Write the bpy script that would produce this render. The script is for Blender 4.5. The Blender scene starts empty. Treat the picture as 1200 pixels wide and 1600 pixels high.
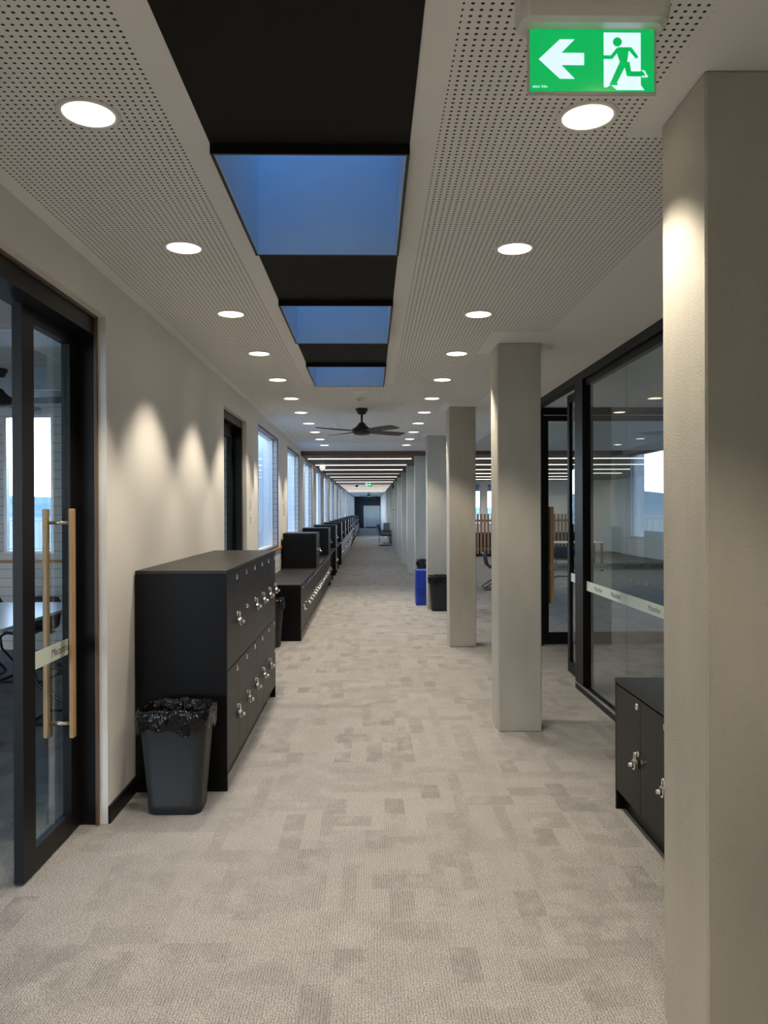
import bpy, bmesh, math, random
from mathutils import Vector, Matrix

random.seed(7)
S = bpy.context.scene
COL = S.collection
PI = math.pi
ORD = ['first', 'second', 'third', 'fourth', 'fifth', 'sixth', 'seventh', 'eighth', 'ninth', 'tenth', 'eleventh',
       'twelfth', 'thirteenth', 'fourteenth', 'fifteenth', 'sixteenth', 'seventeenth', 'eighteenth', 'nineteenth',
       'twentieth', 'twenty-first', 'twenty-second', 'twenty-third', 'twenty-fourth', 'twenty-fifth', 'twenty-sixth',
       'twenty-seventh', 'twenty-eighth', 'twenty-ninth', 'thirtieth', 'thirty-first', 'thirty-second', 'thirty-third',
       'thirty-fourth', 'thirty-fifth', 'thirty-sixth', 'thirty-seventh', 'thirty-eighth', 'thirty-ninth', 'fortieth']

# ------------------------------------------------------------------ materials
def new_mat(name):
    m = bpy.data.materials.new(name)
    m.use_nodes = True
    nt = m.node_tree
    b = nt.nodes['Principled BSDF']
    return m, nt, b

class N:
    """small wrapper to write node maths briefly"""
    def __init__(s, nt): s.nt = nt
    def node(s, t, **kw):
        n = s.nt.nodes.new(t)
        for k, v in kw.items(): setattr(n, k, v)
        return n
    def link(s, a, b): s.nt.links.new(a, b)
    def math(s, op, a, b=None, c=None):
        n = s.node('ShaderNodeMath', operation=op)
        for i, v in enumerate((a, b, c)):
            if v is None: continue
            if isinstance(v, (int, float)): n.inputs[i].default_value = v
            else: s.link(v, n.inputs[i])
        return n.outputs[0]
    def pos(s):
        g = s.node('ShaderNodeNewGeometry')
        x = s.node('ShaderNodeSeparateXYZ')
        s.link(g.outputs['Position'], x.inputs[0])
        return g, x.outputs[0], x.outputs[1], x.outputs[2]
    def comb(s, x, y, z):
        n = s.node('ShaderNodeCombineXYZ')
        for i, v in enumerate((x, y, z)):
            if isinstance(v, (int, float)): n.inputs[i].default_value = v
            else: s.link(v, n.inputs[i])
        return n.outputs[0]
    def noise(s, vec, scale, detail=2.0, rough=0.5):
        n = s.node('ShaderNodeTexNoise')
        n.inputs['Scale'].default_value = scale
        n.inputs['Detail'].default_value = detail
        n.inputs['Roughness'].default_value = rough
        if vec is not None: s.link(vec, n.inputs['Vector'])
        return n.outputs['Fac']
    def mix(s, f, a, b):
        n = s.node('ShaderNodeMix', data_type='RGBA')
        if isinstance(f, (int, float)): n.inputs[0].default_value = f
        else: s.link(f, n.inputs[0])
        for i, v in ((6, a), (7, b)):
            if isinstance(v, tuple): n.inputs[i].default_value = (*v, 1)
            else: s.link(v, n.inputs[i])
        return n.outputs[2]
    def bump(s, h, strength, dist, b):
        n = s.node('ShaderNodeBump')
        n.inputs['Strength'].default_value = strength
        n.inputs['Distance'].default_value = dist
        s.link(h, n.inputs['Height'])
        s.link(n.outputs[0], b.inputs['Normal'])
    def ramp(s, f, lo, hi):
        n = s.node('ShaderNodeMapRange')
        n.inputs['From Min'].default_value = lo
        n.inputs['From Max'].default_value = hi
        s.link(f, n.inputs['Value'])
        return n.outputs[0]

def plain(name, col, rough=0.5, metal=0.0, spec=0.5, var=0.06, scale=6.0, bump=0.0, bscale=200.0):
    m, nt, b = new_mat(name)
    n = N(nt)
    g, x, y, z = n.pos()
    f = n.noise(g.outputs['Position'], scale, 3)
    lo = tuple(c * (1 - var) for c in col); hi = tuple(min(1, c * (1 + var)) for c in col)
    n.link(n.mix(f, lo, hi), b.inputs['Base Color'])
    b.inputs['Roughness'].default_value = rough
    b.inputs['Metallic'].default_value = metal
    b.inputs['Specular IOR Level'].default_value = spec
    if bump:
        n.bump(n.noise(g.outputs['Position'], bscale, 3), bump, 0.002, b)
    return m

def emit(name, col, strength, base=(0.8, 0.8, 0.8), rough=0.4):
    m, nt, b = new_mat(name)
    b.inputs['Base Color'].default_value = (*base, 1)
    b.inputs['Emission Color'].default_value = (*col, 1)
    b.inputs['Emission Strength'].default_value = strength
    b.inputs['Roughness'].default_value = rough
    return m

M = {}
M['plaster'] = plain('wall_paint', (0.80, 0.785, 0.745), 0.75, var=0.02, bump=0.1, bscale=350)
M['ceiling'] = plain('ceiling_paint', (0.85, 0.845, 0.825), 0.8, var=0.015)
M['white'] = plain('white_enamel', (0.78, 0.78, 0.76), 0.4, var=0.02)
M['shaft'] = plain('daylight_tinted_shaft', (0.48, 0.58, 0.66), 0.95, spec=0.05, var=0.04)  # white shaft walls with the blue of the daylight mixed into their colour
M['win_grey'] = plain('dark_window_frame', (0.10, 0.10, 0.105), 0.45, var=0.05)
M['offwhite'] = plain('white_plastic', (0.72, 0.70, 0.66), 0.35, var=0.02)
M['black_frame'] = plain('black_powder_coat', (0.007, 0.007, 0.0075), 0.42, spec=0.22, var=0.1)
M['panel_black'] = plain('black_ceiling_panel', (0.013, 0.0122, 0.0115), 0.75, spec=0.2, var=0.12, bump=0.15, bscale=500)
M['laminate'] = plain('charcoal_laminate', (0.006, 0.006, 0.006), 0.4, spec=0.16, var=0.08, bump=0.05, bscale=400)
M['laminate_top'] = plain('charcoal_top', (0.014, 0.0135, 0.013), 0.42, spec=0.35, var=0.12, bump=0.06, bscale=300)
M['door_lam'] = plain('locker_door_laminate', (0.013, 0.0123, 0.0117), 0.40, spec=0.2, var=0.08)
M['steel'] = plain('polished_steel', (0.88, 0.85, 0.80), 0.25, 1.0, var=0.03)
M['alu'] = plain('brushed_aluminium', (0.55, 0.55, 0.55), 0.4, 1.0, var=0.04)
M['fan_black'] = plain('black_fan_enamel', (0.012, 0.011, 0.011), 0.45, var=0.08)
M['bin'] = plain('grey_bin_plastic', (0.020, 0.022, 0.024), 0.45, spec=0.35, var=0.05, bump=0.08, bscale=300)
M['bin_black'] = plain('black_bin_plastic', (0.012, 0.012, 0.013), 0.45, var=0.05)
M['blue'] = plain('blue_recycling_plastic', (0.006, 0.045, 0.42), 0.5, var=0.05)
M['blue_ink'] = plain('dark_print', (0.004, 0.008, 0.05), 0.5, var=0.05)
M['chair'] = plain('dark_chair_plastic', (0.018, 0.024, 0.038), 0.4, var=0.06)
M['chair_metal'] = plain('black_chair_tube', (0.012, 0.012, 0.014), 0.35, var=0.05)
M['tabletop'] = plain('pale_table_laminate', (0.62, 0.62, 0.64), 0.3, var=0.02)
M['navy'] = plain('navy_wall_paint', (0.012, 0.018, 0.032), 0.6, var=0.05)
M['endboard'] = plain('pale_door_paint', (0.55, 0.58, 0.60), 0.5, var=0.02)
M['sign_green'] = emit('sign_green', (0.0, 0.42, 0.09), 0.75, (0.0, 0.30, 0.07), 0.12)
M['sign_white'] = emit('sign_white', (0.62, 0.80, 1.0), 0.85, (0.5, 0.55, 0.6), 0.12)
M['sign_clear'] = plain('sign_edge_plastic', (0.60, 0.60, 0.56), 0.25, var=0.02)
M['diffuser'] = emit('downlight_diffuser', (1.0, 0.84, 0.60), 4.5)
M['led'] = emit('linear_led', (1.0, 0.91, 0.80), 2.0)
M['led_dim'] = emit('linear_led_dim', (1.0, 0.91, 0.80), 0.6)
M['frost'] = plain('frosted_film', (0.60, 0.68, 0.62), 0.7, var=0.02)
M['ink'] = plain('film_lettering', (0.05, 0.06, 0.06), 0.6, var=0.02)
M['notice'] = plain('yellow_notice', (0.62, 0.55, 0.10), 0.5, var=0.05)
M['notice_ink'] = plain('notice_print', (0.10, 0.12, 0.03), 0.5, var=0.05)
M['ground'] = plain('dry_ground', (0.30, 0.25, 0.17), 0.9, var=0.3, scale=0.3)
M['fence'] = plain('fence_steel', (0.30, 0.27, 0.26), 0.6, var=0.1)
M['bark'] = plain('screen_timber_dark', (0.16, 0.09, 0.05), 0.5, var=0.2, scale=20)

def mk_glass(name, tint, ior):
    m = bpy.data.materials.new(name); m.use_nodes = True
    nt = m.node_tree; nt.nodes.clear(); n = N(nt)
    o = n.node('ShaderNodeOutputMaterial'); mx = n.node('ShaderNodeMixShader')
    t = n.node('ShaderNodeBsdfTransparent'); t.inputs[0].default_value = (*tint, 1)
    gl = n.node('ShaderNodeBsdfGlossy'); gl.inputs['Roughness'].default_value = 0.0
    gl.inputs['Color'].default_value = (0.95, 0.97, 1, 1)
    fr = n.node('ShaderNodeFresnel'); fr.inputs['IOR'].default_value = ior
    ge = n.node('ShaderNodeNewGeometry')
    f = n.math('MULTIPLY', fr.outputs[0], n.math('SUBTRACT', 1.0, ge.outputs['Backfacing']))
    n.link(f, mx.inputs[0]); n.link(t.outputs[0], mx.inputs[1]); n.link(gl.outputs[0], mx.inputs[2])
    n.link(mx.outputs[0], o.inputs[0])
    return m
M['glass'] = mk_glass('door_glass', (0.90, 0.95, 0.96), 1.65)
M['win_glass'] = mk_glass('window_glass', (0.93, 0.97, 1.0), 1.18)

def mk_perf():
    m, nt, b = new_mat('perforated_plasterboard'); n = N(nt)
    g, x, y, z = n.pos()
    p = 0.0226
    fx = n.math('SUBTRACT', n.math('FRACT', n.math('DIVIDE', n.math('ADD', x, 20.0), p)), 0.5)
    fy = n.math('SUBTRACT', n.math('FRACT', n.math('DIVIDE', n.math('ADD', y, 20.0), p)), 0.5)
    d = n.math('SQRT', n.math('ADD', n.math('MULTIPLY', fx, fx), n.math('MULTIPLY', fy, fy)))
    hole = n.math('LESS_THAN', d, 0.195)
    n.link(n.mix(hole, (0.85, 0.845, 0.825), (0.035, 0.033, 0.03)), b.inputs['Base Color'])
    b.inputs['Roughness'].default_value = 0.8
    b.inputs['Specular IOR Level'].default_value = 0.2
    return m
M['perf'] = mk_perf()

def mk_carpet():
    m, nt, b = new_mat('carpet_planks'); n = N(nt)
    g, x, y, z = n.pos()
    def cell(w, l, ox, oy, seed):
        v = n.comb(n.math('FLOOR', n.math('DIVIDE', n.math('ADD', x, 20 + ox), w)),
                   n.math('FLOOR', n.math('DIVIDE', n.math('ADD', y, 20 + oy), l)), seed)
        wn = n.node('ShaderNodeTexWhiteNoise', noise_dimensions='3D')
        n.link(v, wn.inputs['Vector'])
        return wn.outputs['Value']
    a = cell(0.10, 0.20, 0.03, 0.1, 1.0)
    c = cell(0.25, 0.125, 0.0, 0.0, 2.0)
    e = cell(0.5, 0.25, 0.2, 0.05, 3.0)
    h = cell(0.0625, 0.5, 0.0, 0.02, 4.0)
    dark = n.math('MAXIMUM', n.ramp(a, 0.72, 1.0), n.math('MULTIPLY', n.ramp(c, 0.66, 1.0), 0.75))
    dark = n.math('MAXIMUM', dark, n.math('MULTIPLY', n.ramp(h, 0.7, 1.0), 0.7))
    dark = n.math('MAXIMUM', dark, n.math('MULTIPLY', e, 0.45))
    soft = n.noise(g.outputs['Position'], 7.0, 4)
    dark = n.math('MULTIPLY', dark, n.ramp(soft, 0.30, 0.52))
    # ribs along the corridor, broken up by speckle
    spk = n.noise(g.outputs['Position'], 210.0, 3, 0.75)
    v2 = n.comb(n.math('MULTIPLY', x, 1.0), n.math('MULTIPLY', y, 0.22), 0.0)
    spk2 = n.noise(v2, 140.0, 3, 0.75)
    rib = n.math('SINE', n.math('MULTIPLY', n.math('ADD', x, n.math('MULTIPLY', soft, 0.01)), 2 * PI / 0.0105))
    ribm = n.math('MULTIPLY', n.ramp(rib, 0.0, 1.0), n.ramp(spk2, 0.35, 0.6))
    base = n.mix(n.ramp(spk, 0.40, 0.60), (0.125, 0.123, 0.122), (0.51, 0.502, 0.49))
    base = n.mix(n.math('MULTIPLY', ribm, n.math('ADD', n.math('MULTIPLY', dark, 0.75), 0.34)), base, (0.06, 0.059, 0.058))
    base = n.mix(n.math('MULTIPLY', dark, 0.58), base, (0.17, 0.167, 0.165))
    n.link(base, b.inputs['Base Color'])
    b.inputs['Roughness'].default_value = 0.95
    b.inputs['Specular IOR Level'].default_value = 0.1
    n.bump(n.math('ADD', spk2, n.math('MULTIPLY', rib, 0.3)), 0.35, 0.004, b)
    return m
M['carpet'] = mk_carpet()

def mk_concrete():
    m, nt, b = new_mat('rendered_concrete'); n = N(nt)
    g, x, y, z = n.pos()
    pos = g.outputs['Position']
    big = n.noise(n.comb(n.math('MULTIPLY', x, 3.0), n.math('MULTIPLY', y, 3.0), n.math('MULTIPLY', z, 0.9)), 1.6, 5, 0.6)
    fine = n.noise(pos, 200.0, 3, 0.6)
    c = n.mix(n.ramp(big, 0.3, 0.7), (0.43, 0.422, 0.375), (0.50, 0.49, 0.438))
    pit = n.ramp(n.noise(pos, 330.0, 2, 0.5), 0.28, 0.40)
    c = n.mix(n.math('MULTIPLY', n.math('SUBTRACT', 1.0, pit), 0.35), c, (0.22, 0.21, 0.18))
    n.link(c, b.inputs['Base Color'])
    b.inputs['Roughness'].default_value = 0.85
    b.inputs['Specular IOR Level'].default_value = 0.2
    n.bump(fine, 0.5, 0.004, b)
    return m
M['concrete'] = mk_concrete()

def mk_wood(name, c0, c1, axis='z', rough=0.45, boards=None):
    m, nt, b = new_mat(name); n = N(nt)
    g, x, y, z = n.pos()
    s = {'x': (1.5, 40, 40), 'y': (40, 1.5, 40), 'z': (40, 40, 1.5)}[axis]
    v = n.comb(n.math('MULTIPLY', x, s[0]), n.math('MULTIPLY', y, s[1]), n.math('MULTIPLY', z, s[2]))
    f = n.noise(v, 1.0, 4, 0.6)
    c = n.mix(n.ramp(f, 0.25, 0.75), c0, c1)
    if boards:
        fr = n.math('FRACT', n.math('DIVIDE', n.math('ADD', y, 50.0), boards))
        c = n.mix(n.math('LESS_THAN', fr, 0.07), c, tuple(k * 0.15 for k in c0))
    n.link(c, b.inputs['Base Color'])
    b.inputs['Roughness'].default_value = rough
    return m
M['oak'] = mk_wood('oak_handle', (0.36, 0.20, 0.085), (0.52, 0.32, 0.15), 'z')
M['sill_wood'] = mk_wood('orange_sill_timber', (0.42, 0.17, 0.05), (0.55, 0.26, 0.09), 'y')
M['timber_ceiling'] = mk_wood('timber_ceiling_boards', (0.11, 0.060, 0.036), (0.18, 0.105, 0.062), 'x', 0.6, 0.146)
M['slat_wood'] = mk_wood('slat_timber', (0.22, 0.125, 0.07), (0.36, 0.22, 0.13), 'z')
M['strip_wood'] = mk_wood('jamb_timber', (0.10, 0.06, 0.03), (0.15, 0.09, 0.05), 'z')

def mk_block(name, col, mortar, bw, bh):
    m, nt, b = new_mat(name); n = N(nt)
    g, x, y, z = n.pos()
    t = n.node('ShaderNodeTexBrick')
    n.link(n.comb(n.math('ADD', x, y), z, 0.0), t.inputs['Vector'])
    t.inputs['Color1'].default_value = (*col, 1)
    t.inputs['Color2'].default_value = (*[c * 0.94 for c in col], 1)
    t.inputs['Mortar'].default_value = (*mortar, 1)
    t.inputs['Scale'].default_value = 1.0
    t.inputs['Mortar Size'].default_value = 0.006
    t.inputs['Brick Width'].default_value = bw
    t.inputs['Row Height'].default_value = bh
    n.link(t.outputs['Color'], b.inputs['Base Color'])
    b.inputs['Roughness'].default_value = 0.7
    n.bump(t.outputs['Fac'], -0.5, 0.004, b)
    return m
M['block'] = mk_block('white_painted_block', (0.70, 0.69, 0.66), (0.42, 0.41, 0.39), 0.39, 0.10)
M['brick_out'] = mk_block('pale_grey_brick', (0.50, 0.48, 0.46), (0.30, 0.29, 0.28), 0.23, 0.086)

def mk_tiles():
    m, nt, b = new_mat('lay_in_ceiling_tiles'); n = N(nt)
    g, x, y, z = n.pos()
    fx = n.math('FRACT', n.math('DIVIDE', n.math('ADD', x, 30.0), 0.6))
    fy = n.math('FRACT', n.math('DIVIDE', n.math('ADD', y, 30.0), 1.2))
    l = n.math('MAXIMUM', n.math('LESS_THAN', fx, 0.03), n.math('LESS_THAN', fy, 0.015))
    n.link(n.mix(l, (0.62, 0.62, 0.60), (0.80, 0.80, 0.80)), b.inputs['Base Color'])
    b.inputs['Roughness'].default_value = 0.85
    return m
M['tiles'] = mk_tiles()

def mk_bag():
    m, nt, b = new_mat('black_bin_bag'); n = N(nt)
    g, x, y, z = n.pos()
    b.inputs['Base Color'].default_value = (0.004, 0.004, 0.004, 1)
    b.inputs['Specular IOR Level'].default_value = 0.4
    b.inputs['Roughness'].default_value = 0.14
    f = n.noise(n.comb(n.math('MULTIPLY', x, 1.0), n.math('MULTIPLY', y, 1.0), n.math('MULTIPLY', z, 0.45)), 24.0, 3, 0.55)
    n.bump(f, 0.8, 0.03, b)
    return m
M['bag'] = mk_bag()

def mk_hill():
    m, nt, b = new_mat('hazy_hill_scrub'); n = N(nt)
    g, x, y, z = n.pos()
    f = n.noise(g.outputs['Position'], 0.12, 5, 0.65)
    n.link(n.mix(n.ramp(f, 0.35, 0.65), (0.10, 0.14, 0.15), (0.22, 0.26, 0.24)), b.inputs['Base Color'])
    b.inputs['Roughness'].default_value = 1.0
    return m
M['hill'] = mk_hill()

# ------------------------------------------------------------------ mesh builder
class MB:
    def __init__(s): s.v = []; s.f = []; s.m = []; s.sm = []
    def add(s, vs, fs, mi=0, smooth=False):
        o = len(s.v)
        s.v += [tuple(v) for v in vs]
        for f in fs:
            s.f.append(tuple(o + i for i in f)); s.m.append(mi); s.sm.append(smooth)
        return s
    def box(s, x0, x1, y0, y1, z0, z1, mi=0):
        vs = [(x0,y0,z0),(x1,y0,z0),(x1,y1,z0),(x0,y1,z0),(x0,y0,z1),(x1,y0,z1),(x1,y1,z1),(x0,y1,z1)]
        return s.add(vs, [(0,3,2,1),(4,5,6,7),(0,1,5,4),(1,2,6,5),(2,3,7,6),(3,0,4,7)], mi)
    def rbox(s, x0, x1, y0, y1, z0, z1, r=0.003, mi=0, seg=1):
        bm = bmesh.new()
        bmesh.ops.create_cube(bm, size=1.0)
        for v in bm.verts:
            v.co = Vector((x0 + (v.co.x + .5) * (x1 - x0), y0 + (v.co.y + .5) * (y1 - y0), z0 + (v.co.z + .5) * (z1 - z0)))
        bmesh.ops.bevel(bm, geom=list(bm.edges), offset=r, segments=seg, affect='EDGES', profile=0.5)
        bm.verts.index_update()
        s.add([v.co for v in bm.verts], [[v.index for v in f.verts] for f in bm.faces], mi)
        bm.free()
        return s
    def frame(s, axis, a0, a1, b0, b1, t, d0, d1, mi=0, tb=None, tt=None):
        """rectangular ring in plane (axis 'x': a=y,b=z ; axis 'y': a=x,b=z); t side width, tb bottom, tt top, d depth range"""
        tb = t if tb is None else tb; tt = t if tt is None else tt
        for (p0, p1, q0, q1) in ((a0, a0 + t, b0, b1), (a1 - t, a1, b0, b1), (a0 + t, a1 - t, b0, b0 + tb), (a0 + t, a1 - t, b1 - tt, b1)):
            if q1 - q0 < 1e-6: continue
            if axis == 'x': s.box(d0, d1, p0, p1, q0, q1, mi)
            else: s.box(p0, p1, d0, d1, q0, q1, mi)
        return s
    def loops(s, loops, mi=0, smooth=True, cap0=False, cap1=False, closed=True):
        n = len(loops[0]); o = len(s.v)
        for l in loops: s.v += [tuple(p) for p in l]
        for i in range(len(loops) - 1):
            for j in range(n if closed else n - 1):
                k = (j + 1) % n
                s.f.append((o + i*n + j, o + i*n + k, o + (i+1)*n + k, o + (i+1)*n + j)); s.m.append(mi); s.sm.append(smooth)
        if cap0: s.f.append(tuple(o + j for j in reversed(range(n)))); s.m.append(mi); s.sm.append(False)
        if cap1: s.f.append(tuple(o + (len(loops)-1)*n + j for j in range(n))); s.m.append(mi); s.sm.append(False)
        return s
    def tube(s, pts, r, seg=10, mi=0, caps=True):
        pts = [Vector(p) for p in pts]; ls = []
        up = None
        for i, p in enumerate(pts):
            d = (pts[min(i+1, len(pts)-1)] - pts[max(i-1, 0)]).normalized()
            if up is None:
                up = Vector((0,0,1)) if abs(d.z) < 0.9 else Vector((1,0,0))
            a = d.cross(up).normalized(); b = a.cross(d).normalized(); up = b
            ls.append([p + a * r * math.cos(2*PI*k/seg) + b * r * math.sin(2*PI*k/seg) for k in range(seg)])
        return s.loops(ls, mi, True, caps, caps)
    def lathe(s, prof, c=(0,0,0), seg=32, mi=0, axis='z', cap0=True, cap1=True, smooth=True):
        ls = []
        for r, h in prof:
            l = []
            for k in range(seg):
                a = 2*PI*k/seg
                if axis == 'z': l.append((c[0] + r*math.cos(a), c[1] + r*math.sin(a), c[2] + h))
                elif axis == 'x': l.append((c[0] + h, c[1] + r*math.cos(a), c[2] + r*math.sin(a)))
                else: l.append((c[0] + r*math.sin(a), c[1] + h, c[2] + r*math.cos(a)))
            ls.append(l)
        return s.loops(ls, mi, smooth, cap0, cap1)
    def poly_y(s, pts, y0, y1, mi=0):
        """polygon in x,z extruded along y"""
        n = len(pts)
        vs = [(x, y0, z) for x, z in pts] + [(x, y1, z) for x, z in pts]
        fs = [tuple(range(n)), tuple(reversed(range(n, 2*n)))] + [(i, i + n, (i+1) % n + n, (i+1) % n) for i in range(n)]
        return s.add(vs, fs, mi)
    def mesh(s, name, mats):
        me = bpy.data.meshes.new(name)
        me.from_pydata(s.v, [], s.f)
        for m in mats: me.materials.append(m)
        me.polygons.foreach_set('material_index', s.m)
        me.polygons.foreach_set('use_smooth', s.sm)
        bm = bmesh.new(); bm.from_mesh(me)
        bmesh.ops.recalc_face_normals(bm, faces=bm.faces)
        bm.to_mesh(me); bm.free()
        me.update()
        return me
    def build(s, name, mats, parent=None, loc=(0,0,0)):
        if not isinstance(mats, (list, tuple)): mats = [mats]
        return link(name, s.mesh(name, mats), parent, loc)

def link(name, data, parent=None, loc=(0,0,0)):
    o = bpy.data.objects.new(name, data)
    COL.objects.link(o)
    if parent is not None: o.parent = parent
    o.location = loc
    return o

def tag(o, label=None, cat=None, group=None, kind=None):
    if label: o['label'] = label
    if cat: o['category'] = cat
    if group: o['group'] = group
    if kind: o['kind'] = kind
    return o

def thing(name, label, cat, loc=(0,0,0), rz=0.0, group=None, kind=None):
    o = bpy.data.objects.new(name, None)
    o.empty_display_size = 0.1
    COL.objects.link(o)
    o.location = loc; o.rotation_euler = (0, 0, rz)
    return tag(o, label, cat, group, kind)

def copy_tree(o, parent=None):
    c = o.copy(); COL.objects.link(c)
    if parent is not None: c.parent = parent
    for ch in list(o.children): copy_tree(ch, c)
    return c

def dup(o, loc, rz=None, label=None, group=None):
    c = copy_tree(o)
    c.location = loc
    if rz is not None: c.rotation_euler = (0, 0, rz)
    return tag(c, label, None, group)

def text_mesh(txt, size, mat, name='lettering', spacing=1.0):
    cu = bpy.data.curves.new('txt', 'FONT')
    cu.body = txt; cu.size = size; cu.align_x = 'CENTER'; cu.align_y = 'CENTER'; cu.extrude = 0.0002; cu.space_character = spacing
    t = bpy.data.objects.new('txt', cu); COL.objects.link(t)
    dg = bpy.context.evaluated_depsgraph_get()
    me = bpy.data.meshes.new_from_object(t.evaluated_get(dg))
    me.name = name
    me.materials.clear(); me.materials.append(mat)
    bpy.data.objects.remove(t)
    return me

# ------------------------------------------------------------------ dimensions
H = 2.70
WL = -1.30          # plaster wall face, left
WW = -1.36          # window wall face, left
XC, XR = 0.885, 1.187
CY0, CS, CD = 2.01, 3.308, 0.30
YT0, YT1, HT = 15.05, 45.4, 2.62   # timber ceiling
YE = 65.8
GX = 1.80           # glazed partition on the right
YB = -3.0
PER = 3.30

# ------------------------------------------------------------------ floor and ceilings
MB().box(-6.6, 9.0, YB, YE + 0.2, -0.2, 0.0).build('floor', M['carpet']).update_tag()
tag(bpy.data.objects['floor'], 'grey ribbed carpet tiles running the length of the corridor', 'floor', kind='structure')

def in_range(v, a, b): return a <= v <= b
xs = sorted({-1.50, -1.245, -0.588, -0.50, 0.128, 0.215, 0.80, 1.17, GX, 6.0})
sky_y = [(-1.16, -0.19), (0.625, 1.60), (2.42, 3.39), (4.215, 5.185), (6.01, 6.98)]
ys = {YB, 7.06, 13.25, YT0}
for k in range(-1, 5):
    ys |= {2.38 + CS * k, 5.0 + CS * k}
ys = sorted(y for y in ys if YB <= y <= YT0)
mb = MB()
for i in range(len(xs) - 1):
    for j in range(len(ys) - 1):
        x0, x1, y0, y1 = xs[i], xs[i+1], ys[j], ys[j+1]
        xm, ym = (x0 + x1) / 2, (y0 + y1) / 2
        mi = 0
        if in_range(xm, -0.50, 0.128):
            if ym < 7.06: continue
            mi = 1 if ym < 13.25 else 0
        elif in_range(xm, -1.245, -0.588): mi = 1 if ym < 13.25 else 0
        elif in_range(xm, -0.588, 0.215): mi = 1 if 7.06 < ym < 13.25 else 0
        elif in_range(xm, 0.215, 0.80): mi = 1 if ym < 13.25 else 0
        elif in_range(xm, 0.80, 1.17):
            ph = (ym - 2.38) % CS
            mi = 1 if (ph < 2.62 and ym < 13.25) else 0
        if xm > GX and ym > 8.72: continue
        mb.box(x0, x1, y0, y1, H, H + 0.02, mi)
mb.box(-0.50, 0.128, 6.995, 7.06, H, H + 0.02, 0)
o = mb.build('ceiling', [M['ceiling'], M['perf']])
tag(o, 'white perforated plasterboard ceiling over the near corridor', 'ceiling', kind='structure')

mb = MB()
edges = [YB] + [v for p in sky_y for v in p] + [6.995]
for a, b in zip(edges[0::2], edges[1::2]):
    if b - a > 0.05: mb.box(-0.50, 0.128, a, b, H - 0.004, H + 0.02)
o = mb.build('trim_1', M['panel_black'])
tag(o, 'flat black ceiling strip between the skylights', 'ceiling strip', kind='structure')

o = MB().box(-1.50, 9.0, YT0, YT1, HT, HT + 0.1).build('ceiling_far', M['timber_ceiling'])
tag(o, 'dark timber board ceiling crossed by thin lights', 'ceiling', kind='structure')
o = MB().box(-1.50, 2.0, YT1, YE, H, H + 0.05).build('ceiling_end', M['ceiling'])
tag(o, 'white ceiling over the dim far end of the corridor', 'ceiling', kind='structure')
o = MB().box(GX, 9.0, 8.72, YT0, H, H + 0.05).build('ceiling_right', M['tiles'])
tag(o, 'white lay-in tile ceiling of the open area behind the columns', 'ceiling', kind='structure')
o = MB().box(-6.6, -1.44, YB, 8.75, H + 0.0, H + 0.05).build('ceiling_left', M['tiles'])
tag(o, 'tiled ceiling of the dim room behind the left door', 'ceiling', kind='structure')

# ------------------------------------------------------------------ skylights
def skylight(y0, y1, label):
    t = thing('skylight', label, 'skylight', (-0.186, (y0 + y1) / 2, H), 0, 'skylights in the black strip')
    hx, hy = 0.314, (y1 - y0) / 2
    fr = MB()
    for (a, b, c, d) in ((-hx, -hx + 0.010, -hy, hy), (hx - 0.010, hx, -hy, hy), (-hx + 0.010, hx - 0.010, -hy, -hy + 0.010), (-hx + 0.010, hx - 0.010, hy - 0.010, hy)):
        fr.box(a, b, c, d, -0.036, 0.0)
    fr.build('frame', M['black_frame'], t)
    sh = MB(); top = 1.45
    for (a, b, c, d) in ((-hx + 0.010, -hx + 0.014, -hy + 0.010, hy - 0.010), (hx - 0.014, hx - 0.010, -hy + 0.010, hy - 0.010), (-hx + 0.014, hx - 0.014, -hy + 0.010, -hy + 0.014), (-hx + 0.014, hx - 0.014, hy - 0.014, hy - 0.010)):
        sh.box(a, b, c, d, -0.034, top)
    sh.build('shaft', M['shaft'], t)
for i, (a, b) in enumerate(sky_y):
    skylight(a, b, ['skylight in the black strip behind the viewer', 'skylight in the black strip just overhead',
                    'nearest and largest blue-lit skylight in the black ceiling strip',
                    'middle of the three blue-lit skylights in the black ceiling strip',
                    'farthest and smallest blue-lit skylight in the black ceiling strip'][i])

# ------------------------------------------------------------------ left plaster wall with two door openings
TW = 0.15
D1 = (1.60, 3.81, 2.50); D2 = (6.85, 8.10, 2.48)
mb = MB()
for (a, b, z0, z1) in ((YB, D1[0], 0, H), (D1[0], D1[1], D1[2], H), (D1[1], D2[0], 0, H), (D2[0], D2[1], D2[2], H), (D2[1], 8.60, 0, H)):
    mb.box(WL - TW, WL, a, b, z0, z1)
o = mb.build('wall_left', M['plaster'])
tag(o, 'cream plaster wall along the left of the corridor', 'wall', kind='structure')
mb = MB()
for (a, b) in ((YB, D1[0]), (D1[1], D2[0]), (D2[1], 8.60)):
    mb.box(WL, WL + 0.012, a, b, 0, 0.085)
o = mb.build('baseboard_left', M['black_frame'])
tag(o, 'black skirting board along the cream left wall', 'skirting', kind='structure')

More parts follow.
